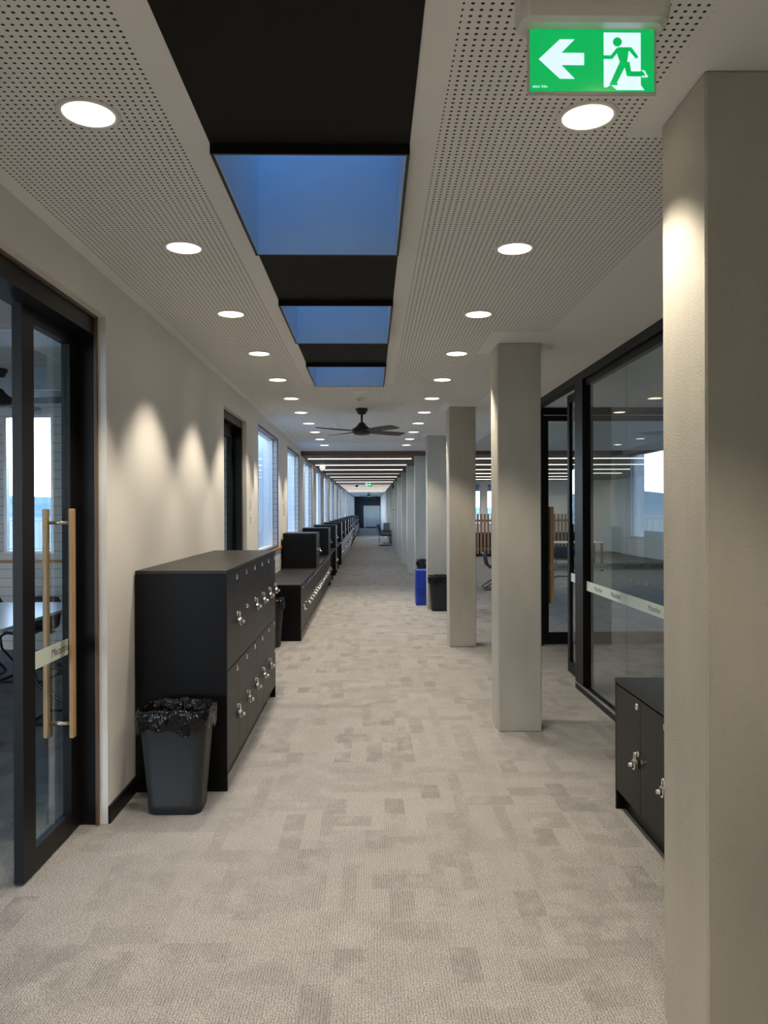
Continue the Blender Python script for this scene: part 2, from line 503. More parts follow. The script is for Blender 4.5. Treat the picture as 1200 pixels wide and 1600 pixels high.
def pull_handle(parent, x, y, z0, z1, sx=0.06, axis='x'):
    """wooden pull bars on both faces of a pane with steel stand-offs"""
    for s in (-1, 1):
        b = MB()
        if axis == 'x': b.rbox(x + s*sx - 0.011, x + s*sx + 0.011, y - 0.018, y + 0.018, z0, z1, 0.004)
        else: b.rbox(x - 0.018, x + 0.018, y + s*sx - 0.011, y + s*sx + 0.011, z0, z1, 0.004)
        h = b.build('handle', M['oak'], parent)
        tag(h, 'oak pull bar')
    for z in (z0 + 0.065, z1 - 0.065):
        b = MB()
        if axis == 'x': b.lathe([(0.008, -sx), (0.008, -0.012), (0.010, -0.011), (0.010, 0.011), (0.008, 0.012), (0.008, sx)], (x, y, z), 14, axis='x')
        else: b.lathe([(0.008, -sx), (0.008, sx)], (x, y, z), 14, axis='y')
        tag(b.build('handle_post', M['steel'], parent), 'steel stand-off')

def strip_x(parent, x, y0, y1, z0, z1, facing, texts, size=0.045):
    s = MB().box(x - 0.0006, x + 0.0006, y0, y1, z0, z1).build('film_strip', M['frost'], parent)
    tag(s, 'pale frosted strip with repeated lettering')
    me = text_mesh('Macarthur', size, M['ink'])
    for ty in texts:
        l = link('lettering', me, s, (x + facing * 0.0012, ty, (z0 + z1) / 2))
        l.rotation_euler = (PI/2, 0, PI/2 if facing > 0 else -PI/2)
    return s

def strip_y(parent, y, x0, x1, z0, z1, facing, texts, size=0.045):
    s = MB().box(x0, x1, y - 0.0006, y + 0.0006, z0, z1).build('film_strip', M['frost'], parent)
    tag(s, 'pale frosted strip with repeated lettering')
    me = text_mesh('Macarthur', size, M['ink'])
    for tx in texts:
        for sy in (facing,):
            l = link('lettering', me, s, (tx, y - 0.0012, (z0 + z1) / 2))
            l.rotation_euler = (PI/2, 0, 0)
            l.scale = (facing, 1, 1)
    return s

d = thing('door_1', 'black framed glass sliding door with long oak pull handle, front left', 'door', (0, 0, 0), kind='structure')
mb = MB()
mb.box(-1.50, -1.352, 3.80, 3.86, 0, 2.50)          # far jamb
mb.box(-1.50, -1.352, 1.52, 1.62, 0, 2.50)
mb.box(-1.50, -1.352, 1.62, 3.80, 2.405, 2.50)
mb.box(-1.352, -1.340, 3.785, 3.81, 0, 2.50, 1)
mb.box(-1.352, -1.340, 1.62, 3.81, 2.487, 2.50, 1)
mb.build('frame', [M['black_frame'], M['strip_wood']], d)
MB().frame('x', 3.18, 3.80, 0.012, 2.40, 0.115, -1.470, -1.430, tb=0.095, tt=0.06).build('leaf', M['black_frame'], d)
mb = MB().frame('x', 3.295, 3.685, 0.107, 2.34, 0.010, -1.434, -1.428)
MB().box(-1.455, -1.445, 3.295, 3.685, 0.107, 2.34).build('glass', M['glass'], d)
pull_handle(d, -1.450, 3.60, 0.49, 1.555)
strip_x(d, -1.4435, 3.297, 3.683, 0.862, 0.938, 1, (3.60,), 0.05)

d = thing('door_2', 'black framed door recess behind the tall lockers', 'door', (0, 0, 0), kind='structure')
mb = MB()
mb.box(-1.50, -1.345, 8.04, 8.12, 0, 2.48); mb.box(-1.50, -1.345, 6.83, 6.90, 0, 2.48); mb.box(-1.50, -1.345, 6.90, 8.04, 2.40, 2.48)
mb.build('frame', M['black_frame'], d)
MB().frame('x', 7.30, 8.04, 0.012, 2.40, 0.11, -1.470, -1.430).build('leaf', M['black_frame'], d)
MB().box(-1.455, -1.445, 7.41, 7.93, 0.122, 2.29).build('glass', M['glass'], d)
MB().box(-1.47, -1.44, 6.90, 7.30, 0, 2.40).build('side_panel', M['black_frame'], d)

# ------------------------------------------------------------------ window wall on the left
WT = 0.14
win = [(9.33 + PER * k, 11.38 + PER * k) for k in range(17)]
win = [(a, b) for a, b in win if b < YE - 0.3]
mb = MB()
mb.box(WW - WT, WW, 8.60, YE, 0, 0.97, 1); mb.box(WW - WT, WW, 8.60, YE, 2.60, H)
p = 8.60
for a, b in win + [(YE, YE)]:
    mb.box(WW - WT, WW, p, a, 0.97, 2.60); p = b
o = mb.build('wall_left_window', [M['plaster'], M['block']])
tag(o, 'white painted block wall with tall windows along the left', 'wall', kind='structure')
o = MB().rbox(WW - 0.06, WW + 0.022, 8.62, YE - 0.05, 0.97, 1.0, 0.003).build('trim_2', M['sill_wood'])
tag(o, 'long orange timber sill under the left windows', 'window sill', kind='structure')
fm = MB().frame('x', 0.0, 2.05, 1.0, 2.60, 0.03, -0.018, 0.0).mesh('frame', [M['win_grey']])
fm2 = MB().frame('x', 0.0, 2.05, 1.0, 2.60, 0.03, -0.16, -0.085).mesh('outer_frame', [M['white']])
jb = MB().box(-0.085, -0.018, 2.035, 2.05, 1.0, 2.60).box(-0.085, -0.018, 0.0, 0.015, 1.0, 2.60).mesh('jamb', [M['brick_out']])
pm = MB().box(-0.128, -0.118, 0.03, 2.02, 1.03, 2.57).mesh('pane', [M['win_glass']])
fin = MB().box(-0.30, -WT, 2.05, 2.13, -0.3, 3.0).mesh('reveal', [M['white']])
for k, (a, b) in enumerate(win):
    w = thing('window_%d' % (k + 1), '%s tall window along the left wall' % ORD[k], 'window', (WW, a, 0), kind='structure')
    link('frame', fm, w); link('jamb', jb, w); link('outer_frame', fm2, w); link('pane', pm, w); link('reveal', fin, w)

# ------------------------------------------------------------------ far end
o = MB().box(-2.0, 2.0, YE, YE + 0.15, 0, H).build('wall_end', M['navy'])
tag(o, 'dark navy wall closing the far end of the corridor', 'wall', kind='structure')
d = thing('door_3', 'pale wide double door in the dark end wall', 'door', (0.11, YE, 0), kind='structure')
MB().rbox(-0.70, 0.70, -0.04, 0.0, 0.10, 1.92, 0.004).build('leaf', M['endboard'], d)
MB().box(-0.70, 0.70, -0.035, 0.0, 0.0, 0.10).build('kick_plate', M['black_frame'], d)
MB().box(-0.72, 0.72, -0.02, 0.0, 1.92, 1.95).build('frame', M['black_frame'], d)
t = thing('hand_sanitiser_stand', 'thin pale post with a round head before the far door', 'stand', (-0.45, 64.6, 0))
MB().lathe([(0.14, 0), (0.14, 0.012), (0.03, 0.02)], seg=20).build('base', M['white'], t)
MB().lathe([(0.025, 0.02), (0.025, 0.85)], seg=12).build('post', M['white'], t)
MB().lathe([(0.03, 0), (0.10, 0.03), (0.11, 0.12), (0.07, 0.2), (0.01, 0.22)], (0, 0, 0.85), 16).build('head', M['alu'], t)
o = MB().box(0.86, 1.0, 45.1, YE, 0, H).build('wall_right_far', M['plaster'])
tag(o, 'white wall on the right of the dim far end', 'wall', kind='structure')
o = MB().box(-1.6, GX + 4, YB - 0.15, YB, 0, H).build('bounce_wall_back', M['plaster'])  # unseen wall added to bounce light; the corridor itself runs on
tag(o, 'unseen cream wall added behind the viewer to bounce light', 'wall', kind='structure')
t = thing('thermostat', 'tiny white control box on the far right wall', 'thermostat', (0.855, 48.5, 1.36))
MB().rbox(-0.015, 0.004, -0.05, 0.05, -0.06, 0.06, 0.004).build('body', M['white'], t)

# ------------------------------------------------------------------ columns
cm = MB().rbox(0, XR - XC, 0, CD, 0, H, 0.006).mesh('column', [M['concrete']])
cm2 = MB().rbox(0, XR - XC, 0, CD, 0, HT, 0.006).mesh('column', [M['concrete']])
cl = ['massive grey rendered column filling the right edge of the view',
      'second grey column from the front, opposite the tall black lockers',
      'third grey column, with a black bin just behind it',
      'fourth grey column, with a grey bin standing in front of it',
      'fifth grey column, the first under the timber ceiling']
for k in range(13):
    o = link('column', cm if k < 4 else cm2, None, (XC, CY0 + CS * k, 0))
    tag(o, cl[k] if k < 5 else '%s column from the front in the receding row on the right' % ORD[k], 'column', 'grey columns along the corridor', 'structure')

# ------------------------------------------------------------------ downlights
LX = (-0.815, 0.642)
trim_me = MB().lathe([(0.090, 0.0), (0.090, -0.003), (0.084, -0.006), (0.074, -0.005), (0.072, 0.0)], seg=36, cap0=False, cap1=False).mesh('trim_ring', [M['white']])
dif_me = MB().lathe([(0.0725, -0.001), (0.0725, -0.0035), (0.06, -0.0045), (0.001, -0.005)], seg=36).mesh('diffuser', [M['diffuser']])
SPOT = 82.0
k0 = -3
for side, x in zip(('left', 'right'), LX):
    for k in range(k0, 11):
        y = 2.25 + 1.140 * k
        lab = ('%s round downlight from the front in the %s ceiling row' % (ORD[k], side)) if k >= 0 else ('round downlight overhead in the %s row' % side)
        t = thing('ceiling_light', lab, 'ceiling light', (x, y, H), 0, 'round downlights in two rows')
        link('trim_ring', trim_me, t); link('diffuser', dif_me, t)
        la = bpy.data.lights.new('lamp', 'SPOT')
        la.energy = SPOT; la.color = (1.0, 0.86, 0.68); la.spot_size = math.radians(92); la.spot_blend = 0.5; la.shadow_soft_size = 0.05
        l = link('lamp', la, t, (0, 0, -0.012))

# ------------------------------------------------------------------ linear lights under the timber ceiling
def led_lamp(t, w, e):
    la = bpy.data.lights.new('lamp', 'AREA'); la.shape = 'RECTANGLE'; la.size = w; la.size_y = 0.05
    la.energy = e; la.color = (1.0, 0.90, 0.78); la.spread = math.radians(140)
    link('lamp', la, t, (0, 0, -0.026))
led_house = MB().box(-1.08, 1.08, -0.035, 0.035, -0.010, 0).mesh('housing', [M['black_frame']])
led_face = MB().box(-1.07, 1.07, -0.030, 0.030, -0.023, -0.010).mesh('diffuser', [M['led']])
led_dim = led_face.copy(); led_dim.materials[0] = M['led_dim']
for k in range(14):
    y = 15.9 + 2.19 * k
    t = thing('linear_light', '%s thin linear light from the front across the corridor timber ceiling' % ORD[k], 'linear light', (-0.22, y, HT), 0, 'linear lights across the corridor')
    led_lamp(t, 2.1, 8.0 if k not in (3, 5, 7) else 4.0)
    link('housing', led_house, t); link('diffuser', led_dim if k in (3, 5, 7) else led_face, t)
led_house2 = MB().box(-2.6, 2.6, -0.035, 0.035, -0.010, 0).mesh('housing', [M['black_frame']])
led_face2 = MB().box(-2.59, 2.59, -0.030, 0.030, -0.023, -0.010).mesh('diffuser', [M['led']])
for k in range(6):
    y = 15.9 + 2.19 * k
    t = thing('linear_light', '%s linear light from the front in the open area seen between the columns' % ORD[k], 'linear light', (4.3 + (0.5 if k % 2 else 0), y, HT), 0, 'linear lights in the open area')
    led_lamp(t, 5.1, 15.0)
    link('housing', led_house2, t); link('diffuser', led_face2, t)

# ------------------------------------------------------------------ lockers
DW = 0.352; BD = 0.50
def door_mesh(w, h):
    return MB().rbox(-0.018, 0.0, 0.0015, w - 0.0015, 0.0015, h - 0.0015, 0.001).mesh('door', [M['door_lam']])
cam_me = MB().lathe([(0.0165, 0.0), (0.0165, 0.003), (0.014, 0.0045), (0.011, 0.0035), (0.009, 0.0035), (0.009, 0.006), (0.001, 0.006)], axis='x', seg=18, cap0=False).box(0.006, 0.0068, -0.0015, 0.0015, -0.006, 0.006).mesh('cam_lock', [M['steel']])
arc = [(0.001 + 0.013*math.sin(a), 0.0, 0.010*math.cos(a)) for a in [i*PI/8 for i in range(9)]]
hasp_me = MB().lathe([(0.014, 0.0), (0.014, 0.002), (0.001, 0.002)], axis='x', seg=16, cap0=False).tube(arc, 0.0026, 8).mesh('hasp', [M['steel']])
# padlock: hangs from the hasp ring at origin, body below, dial on the front
sh_pts = [(0.012, -0.012, -0.030), (0.012, -0.012, -0.004)] + [(0.012, -0.012*math.cos(a), -0.004 + 0.012*math.sin(a)) for a in [i*PI/8 for i in range(1, 8)]] + [(0.012, 0.012, -0.004), (0.012, 0.012, -0.030)]
shackle_me = MB().tube(sh_pts, 0.0033, 8).mesh('shackle', [M['steel']])
body_me = MB().lathe([(0.001, 0.0005), (0.021, 0.0005), (0.0245, 0.004), (0.0245, 0.019), (0.021, 0.0225), (0.001, 0.0225)], (0.001, 0, -0.048), 24, axis='x', smooth=False).mesh('body', [M['steel']])
dial_me = MB().lathe([(0.017, 0.0), (0.017, 0.003), (0.010, 0.004), (0.010, 0.016), (0.008, 0.018), (0.001, 0.018)], (0.0236, 0, -0.048), 20, axis='x').mesh('dial', [M['bin_black'], M['steel']])
for p_ in dial_me.polygons:
    if p_.center.x > 0.0272: p_.material_index = 1
allin = MB()
allin.tube(sh_pts, 0.0036, 6).lathe([(0.02, 0.0), (0.0245, 0.004), (0.0245, 0.019), (0.02, 0.022)], (0.001, 0, -0.048), 12, axis='x').lathe([(0.012, 0.0), (0.010, 0.018)], (0.0236, 0, -0.048), 10, axis='x')
pad_small = allin.mesh('padlock', [M['steel']])
_dm = {}
locks = []
def dmesh(w, h):
    if (w, h) not in _dm: _dm[(w, h)] = door_mesh(w, h)
    return _dm[(w, h)]

def lockers(name, label, loc, rz, n, rows, base, height, nopad, where, fine=True, group=None, plinth=True, cat='lockers'):
    """bank of lockers: n doors along local y, front at local x = 0 facing +x"""
    t = thing(name, label, cat, loc, rz, group)
    L = n * DW + 0.036
    MB().rbox(-BD, 0, 0, 0.018, 0, height - 0.02, 0.001).build('side_panel', M['laminate'], t)
    MB().rbox(-BD, 0, L - 0.018, L, 0, height - 0.02, 0.001).build('side_panel', M['laminate'], t)
    MB().rbox(-BD, 0.002, -0.001, L + 0.001, height - 0.02, height, 0.0015).build('top_panel', M['laminate_top'], t)
    MB().box(-BD, -0.022, 0.018, L - 0.018, base, height - 0.02).build('carcass', M['laminate'], t)
    if plinth: MB().box(-BD, -0.045, 0.018, L - 0.018, 0, base).build('plinth', M['laminate'], t)
    for r, (z0, z1) in enumerate(rows):
        for i in range(n):
            dr = link('door', dmesh(DW, round(z1 - z0, 4)), t, (0, 0.018 + i * DW, z0))
            link('cam_lock', cam_me, dr, (0, DW - 0.045, z1 - z0 - 0.04))
            link('hasp', hasp_me, dr, (0, DW - 0.032, (z1 - z0) * 0.5 + 0.01))
            if (r, i) in nopad: continue
            yl = 0.018 + i * DW + DW - 0.032; zl = z0 + (z1 - z0) * 0.5 + 0.01
            p = Matrix.Rotation(rz, 4, 'Z') @ Vector((0.003, yl, zl)) + Vector(loc)
            rn = ['upper ', 'lower '][r] if len(rows) == 2 else ''
            locks.append((p, rz, 'silver combination padlock on the %s %sdoor of %s' % (ORD[i], rn, where), fine))
    return t

UP = (0.656, 1.192); LO = (0.10, 0.653); LOW = (0.10, 0.645)
lockers('locker_bank', 'tall black two-tier lockers standing at the front left wall', (-0.792, 4.232, 0), 0, 6, [(0.656, 1.193), (0.10, 0.653)], 0.10, 1.215,
        {(0, 1), (1, 5)}, 'the tall lockers', cat='lockers')
lockers('locker_bank', 'long low row of black lockers under the first left windows', (-0.824, 9.07, 0), 0, 19, [LOW], 0.10, 0.667,
        {(0, 1)}, 'the first low locker row')
def locker_box(y, label, where, fine):
    return lockers('locker_box', label, (-0.824, y, 0.667), 0, 2, [(0.012, 0.508)], 0.012, 0.53, {(0, 0)}, where, fine, 'locker boxes on the low rows', plinth=False, cat='locker box')
locker_box(11.64, 'nearest black locker box standing on the low locker row', 'the nearest locker box', True)
locker_box(15.03, 'second black locker box from the front, on the end of the first low row', 'the second locker box', True)
def towers(y, label, where):
    return lockers('locker_bank', label, (-0.824, y, 0), 0, 2, [(0.656, 1.175), LOW], 0.10, 1.197, set(), where, False, 'black lockers far along the left wall')
towers(18.15, 'black locker tower in the gap after the first low row', 'the first locker tower')
lockers('locker_bank', 'second long low row of black lockers, farther along the left windows', (-0.824, 21.7, 0), 0, 33, [LOW], 0.10, 0.667,
        {(0, i) for i in (3, 9, 17)}, 'the second low locker row', False)
for i, y in enumerate((21.7, 25.0, 28.3, 31.6)):
    locker_box(y, '%s black locker box from the front on the second low row' % ORD[i], 'the %s box on the second row' % ORD[i], False)
towers(34.9, 'second black locker tower, beyond the second low row', 'the second locker tower')
towers(38.2, 'third black locker tower far down the left side', 'the third locker tower')
lockers('locker_bank', 'farthest low row of black lockers at the dim end', (-0.824, 41.5, 0), 0, 38, [LOW], 0.10, 0.667, {(0, i) for i in range(38) if i % 3}, 'the farthest low locker row', False)
for i, y in enumerate((41.5, 44.8, 48.1, 51.4)):
    locker_box(y, '%s black locker box from the front on the farthest low row' % ORD[i], 'the %s box on the farthest row' % ORD[i], False)
lockers('locker_bank', 'low black lockers half hidden behind the big front column', (1.262, 3.95, 0), PI, 5, [LOW], 0.10, 0.672,
        set(), 'the right-hand low lockers')
for i, (p, rz, lab, fine) in enumerate(locks):
    if fine:
        t = thing('padlock', lab, 'padlock', p, rz, 'padlocks on the locker doors')
        link('shackle', shackle_me, t); link('body', body_me, t); link('dial', dial_me, t)
    else:
        o = link('padlock', pad_small, None, p); o.rotation_euler = (0, 0, rz)
        tag(o, lab, 'padlock', 'padlocks on the locker doors')

# benches bridging the gaps between banks
def bench(y0, y1, label):
    t = thing('bench', label, 'bench', (-0.824, y0, 0), 0, 'black bench tops in the locker gaps')
    L = y1 - y0
    MB().rbox(-0.5, 0.0, 0.0, L, 0.62, 0.65, 0.002).build('bench_top', M['laminate_top'], t)
    for (x, y) in ((-0.03, L * 0.5), (-0.46, L * 0.5)):
        MB().tube([(x, y, 0.0), (x, y, 0.62)], 0.018, 10).build('leg', M['black_frame'], t)
bench(15.80, 18.14, 'black bench top bridging the gap after the first low lockers')
bench(18.90, 21.69, 'black bench top between the first tower and the second low row')
bench(33.36, 34.88, 'black bench top just before the second locker tower')
bench(35.66, 38.18, 'black bench top between the second and third locker towers')

# ------------------------------------------------------------------ bins
def rr(w, d, r, z, n=6, wob=None):
    pts = []
    for (cx, cy, a0) in ((w/2 - r, d/2 - r, 0), (-w/2 + r, d/2 - r, PI/2), (-w/2 + r, -d/2 + r, PI), (w/2 - r, -d/2 + r, 1.5*PI)):
        for i in range(n + 1):
            a = a0 + i * PI / 2 / n
            pts.append((cx + r*math.cos(a), cy + r*math.sin(a), z))
    return pts
def dense(l, m):
    out = []
    for i in range(len(l)):
        a, b = Vector(l[i]), Vector(l[(i+1) % len(l)])
        k = max(1, int((b - a).length / m))
        out += [a.lerp(b, j / k) for j in range(k)]
    return out
def waste_bin(label, loc, rz, mat, h=0.53, w0=0.275, w1=0.355, d0=0.20, d1=0.265):
    t = thing('waste_bin', label, 'bin', loc, rz, 'lined waste bins')
    b = MB()
    b.loops([rr(w0 - 0.02, d0 - 0.02, 0.045, 0.0), rr(w0 - 0.004, d0 - 0.004, 0.05, 0.006), rr(w0 + 0.004, d0 + 0.004, 0.05, 0.055), rr(w0 + 0.001, d0 + 0.001, 0.05, 0.060),
             rr(w1 - 0.01, d1 - 0.01, 0.06, h - 0.045)], cap0=True)
    b.build('body', mat, t)
    r = MB()
    r.loops([rr(w1 - 0.01, d1 - 0.01, 0.06, h - 0.045), rr(w1, d1, 0.062, h - 0.04), rr(w1 + 0.004, d1 + 0.004, 0.064, h - 0.004), rr(w1 - 0.002, d1 - 0.002, 0.062, h), rr(w1 - 0.012, d1 - 0.012, 0.058, h - 0.004),
             rr(w1 - 0.022, d1 - 0.022, 0.056, h - 0.06), rr(w0 - 0.02, d0 - 0.02, 0.045, 0.02)], cap1=True)
    r.build('rim', mat, t)
    return t
def liner(label, loc, rz, seed, h=0.53, w1=0.355, d1=0.265, drop=0.10):
    rnd = random.Random(seed)
    ph = [rnd.random() * 6.28 for _ in range(12)]
    def lp(dw, z, amp, zamp, k):
        base = dense(rr(w1 + dw, d1 + dw, 0.062, z, 8), 0.012)
        out = []
        n = len(base)
        for i in range(96):
            p = base[int(i * n / 96)]
            a = 2*PI*i/96
            w = math.sin(7*a + ph[k % 12]) * 0.5 + math.sin(13*a + ph[(k+3) % 12] + k*0.4) * 0.35 + math.sin(23*a + ph[(k+5) % 12]) * 0.3
            w2 = math.sin(4*a + ph[(k+7) % 12]) * 0.6 + math.sin(9*a + ph[(k+2) % 12]) * 0.5
            nrm = Vector((p[0], p[1], 0)).normalized()
            out.append(Vector(p) + nrm * w * amp + Vector((0, 0, w2 * zamp)))
        return out
    ls = [lp(-0.14, h - 0.30, 0.012, 0.01, 0), lp(-0.07, h - 0.16, 0.014, 0.01, 1), lp(-0.035, h - 0.06, 0.010, 0.006, 2), lp(-0.016, h - 0.005, 0.005, 0.004, 3), lp(-0.002, h + 0.010, 0.004, 0.007, 4),
          lp(0.014, h + 0.002, 0.004, 0.005, 4), lp(0.022, h - 0.03, 0.006, 0.004, 5), lp(0.020, h - 0.06, 0.008, 0.008, 6), lp(0.014, h - drop, 0.007, 0.022, 7)]
    o = MB().loops(ls, smooth=True, cap0=True).build('bin_liner', M['bag'], None, loc)
    o.rotation_euler = (0, 0, rz)
    return tag(o, label, 'bin bag', 'black bags lining the bins')
waste_bin('grey tapered bin beside the end of the tall black lockers', (-1.005, 4.005, 0), 0.0, M['bin'])
liner('shiny black bag folded over the bin beside the tall lockers', (-1.005, 4.005, 0), 0.0, 1)
waste_bin('grey bin in the gap between the tall and low lockers', (-1.165, 8.74, 0), 0.0, M['bin'])
liner('black bag over the bin between the tall and low lockers', (-1.165, 8.74, 0), 0.0, 2)
waste_bin('grey bin standing before the fourth column, beside the blue box', (1.068, 11.77, 0), 0.0, M['bin'])
liner('black bag on the bin before the fourth column', (1.068, 11.77, 0), 0.0, 3)
waste_bin('dark bin before the fifth column, showing above the blue box', (1.085, 15.05, 0), 0.0, M['bin_black'], h=0.56)
liner('black bag on the bin showing above the blue box', (1.085, 15.05, 0), 0.0, 4, h=0.56)
t = thing('recycling_box', 'bright blue paper recycling box between the fourth and fifth columns', 'recycling box', (0.735, 12.40, 0))
b = MB()
b.box(0, 0.40, 0, 0.012, 0, 0.56).box(0, 0.40, 0.338, 0.35, 0, 0.56).box(0, 0.012, 0.012, 0.338, 0, 0.56).box(0.388, 0.40, 0.012, 0.338, 0, 0.56).box(0.012, 0.388, 0.012, 0.338, 0, 0.012)
b.build('box_body', M['blue'], t)
MB().box(-0.004, 0.404, -0.004, 0.354, 0.555, 0.563).build('lid', M['blue'], t)
MB().box(0.08, 0.32, 0.14, 0.20, 0.5632, 0.5642).build('slot', M['bin_black'], t)
for (s_, z_, w_) in (('PAPER', 0.262, 0.075), ('RECYCLE', 0.185, 0.075)):
    l = link('lettering', text_mesh(s_, w_, M['blue_ink']), t, (0.05 + 0.15, -0.0015, z_))
    l.rotation_euler = (PI/2, 0, 0)
    co = [v.co.x for v in l.data.vertices]; l.location.x = 0.045 - min(co)
MB().box(0.045, 0.36, -0.001, 0.0, 0.141, 0.146).build('printed_line', M['blue_ink'], t)

# ------------------------------------------------------------------ ceiling fans
def fan(label, loc, rz):
    t = thing('ceiling_fan', label, 'ceiling fan', loc, rz, 'black ceiling fans')
    MB().lathe([(0.070, 0.0), (0.070, -0.018), (0.062, -0.026), (0.046, -0.062), (0.030, -0.068)], seg=28).build('canopy', M['fan_black'], t)
    MB().lathe([(0.012, -0.06), (0.012, -0.17)], seg=14).build('rod', M['fan_black'], t)
    MB().lathe([(0.016, -0.155), (0.034, -0.165), (0.050, -0.190), (0.078, -0.215), (0.108, -0.232), (0.113, -0.240), (0.113, -0.268), (0.104, -0.282), (0.080, -0.296), (0.04, -0.303), (0.001, -0.304)], seg=36).build('motor_housing', M['fan_black'], t)
    bl = MB()
    n = 9; top = []; 
    L0, L1 = 0.095, 0.60
    for sgn in (1, -1):
        for i in range(n):
            f = i / (n - 1); x = L0 + (L1 - L0) * f
            w = 0.040 + 0.026 * math.sin(min(1, f * 1.3) * PI / 2)
            if i == n - 1: w *= 0.86
            top.append((x, w, f))
    loops = []
    for (x, w, f) in top[:n]:
        a = -math.radians(13 - 4 * f); c, s = math.cos(a), math.sin(a)
        loops.append([(x, -w*c, -0.262 - w*s), (x, w*c, -0.262 + w*s), (x, w*c, -0.262 + w*s + 0.007), (x, -w*c, -0.262 - w*s + 0.007)])
    bl.loops(loops, smooth=False, cap0=True, cap1=True)
    me = bl.mesh('blade', [M['fan_black']])
    for k in range(4):
        o = link('blade', me, t); o.rotation_euler = (0, 0, k * PI / 2)
    return t
f0 = fan('large black four-blade fan hanging over the corridor', (-0.095, 8.75, H), math.radians(38))
dup(f0, (-0.10, 48.0, H), math.radians(12), 'small distant black fan over the dim far end', 'black ceiling fans')
dup(f0, (-0.10, 58.0, H), math.radians(30), 'farthest tiny fan near the dark end wall', 'black ceiling fans')
dup(f0, (-3.02, 6.3, H), math.radians(-4), 'black fan in the dim room behind the left door', 'black ceiling fans')

# ------------------------------------------------------------------ exit signs
def exit_sign(label, loc, right=False, big=True, lit=True):
    t = thing('exit_sign', label, 'exit sign', loc, 0, 'green exit signs')
    W, Hh = 0.268, 0.137
    hb = MB()
    prof = []
    for (w, d_, z) in ((0.300, 0.060, -0.005), (0.316, 0.082, 0.002), (0.322, 0.10, 0.02), (0.322, 0.10, 0.075), (0.326, 0.104, 0.08), (0.326, 0.104, 0.115)):
        prof.append([(p[0], p[1], p[2]) for p in rr(w, d_, 0.028, z, 5)])
    hb.loops(prof, smooth=False, cap0=True, cap1=True)
    hb.build('housing', M['offwhite'], t)
    p = MB().box(-W/2 - 0.005, W/2 + 0.005, -0.003, 0.003, -Hh - 0.006, -0.004).build('clear_panel', M['sign_clear'], t)
    g = MB().box(-W/2, W/2, -0.0046, -0.003, -Hh, -0.004).build('green_face', M['sign_green'], t)
    k = W / 710.0
    def q(x, y):
        xx = (x - 545) * k
        return (xx, -0.004 - (y - 170) * k)
    y0, y1 = -0.0056, -0.0047
    ar = [(240,343),(360,230),(443,230),(367,307),(498,307),(498,375),(367,375),(443,453),(360,453)]
    if right: ar = [(x + 0, y) for x, y in [(1090 - a - 60, b) for a, b in ar]]
    a = MB().poly_y([q(*v) for v in ar], y0, y1).build('arrow', M['sign_white'], g)
    dx = -370 if right else 0
    pg = MB()
    pg.poly_y([q(x + dx, y) for x, y in ((611,190),(822,190),(822,488),(843,515),(686,515),(650,486),(630,500),(611,500))], y0, y1)
    pg.build('door_symbol', M['sign_white'], g)
    mn = MB(); m0, m1 = -0.0066, -0.0057
    def cap(p0, p1, w0, w1):
        a_, b_ = Vector(p0), Vector(p1); d_ = (b_ - a_).normalized(); n_ = Vector((-d_.y, d_.x))
        mn.poly_y([q(v.x + dx, v.y) for v in (a_ + n_*w0, b_ + n_*w1, b_ - n_*w1, a_ - n_*w0)], m0, m1)
    def disc(c, r):
        mn.poly_y([q(c[0] + dx + r*math.cos(i*PI/10), c[1] + r*math.sin(i*PI/10)) for i in range(20)], m0, m1)
    disc((688, 244), 26)
    mn.poly_y([q(x + dx, y) for x, y in ((690,274),(768,274),(752,300),(742,372),(708,378),(700,352),(686,312))], m0, m1)
    cap((692,284),(655,331),10,10); cap((655,331),(600,331),10,10); disc((655,331),10)
    cap((762,284),(797,328),11,9); disc((797,328),9); disc((764,284),10)
    cap((722,360),(664,480),20,17); mn.poly_y([q(x + dx, y) for x, y in ((640,478),(684,472),(690,490),(650,490))], m0, m1)
    cap((740,360),(754,424),18,14); cap((745,425),(835,425),14,14); disc((752,425),14)
    mn.build('running_figure', M['sign_green'], g)
    fo = MB(); 
    fo.poly_y([q(x + dx, y) for x, y in ((824,404),(842,408),(862,444),(828,444),(826,438),(852,438),(838,414))], -0.0076, -0.0067)
    fo.build('shoe_outline', M['sign_white'], g)
    if big:
        l = link('lettering', text_mesh('ektor 24m', 0.0075, M['sign_white']), g, (q(247, 498)[0], -0.0050, q(247, 498)[1]))
        l.rotation_euler = (PI/2, 0, 0)
    return t
exit_sign('large green exit sign with left arrow and running figure overhead', (0.480, 1.65, 2.580))
exit_sign('small green exit sign with right arrow under the timber ceiling', (-0.075, 30.3, 2.615), True, False)
exit_sign('tiny exit sign by the fan at the dim far end', (-0.07, 52.0, 2.585), True, False)

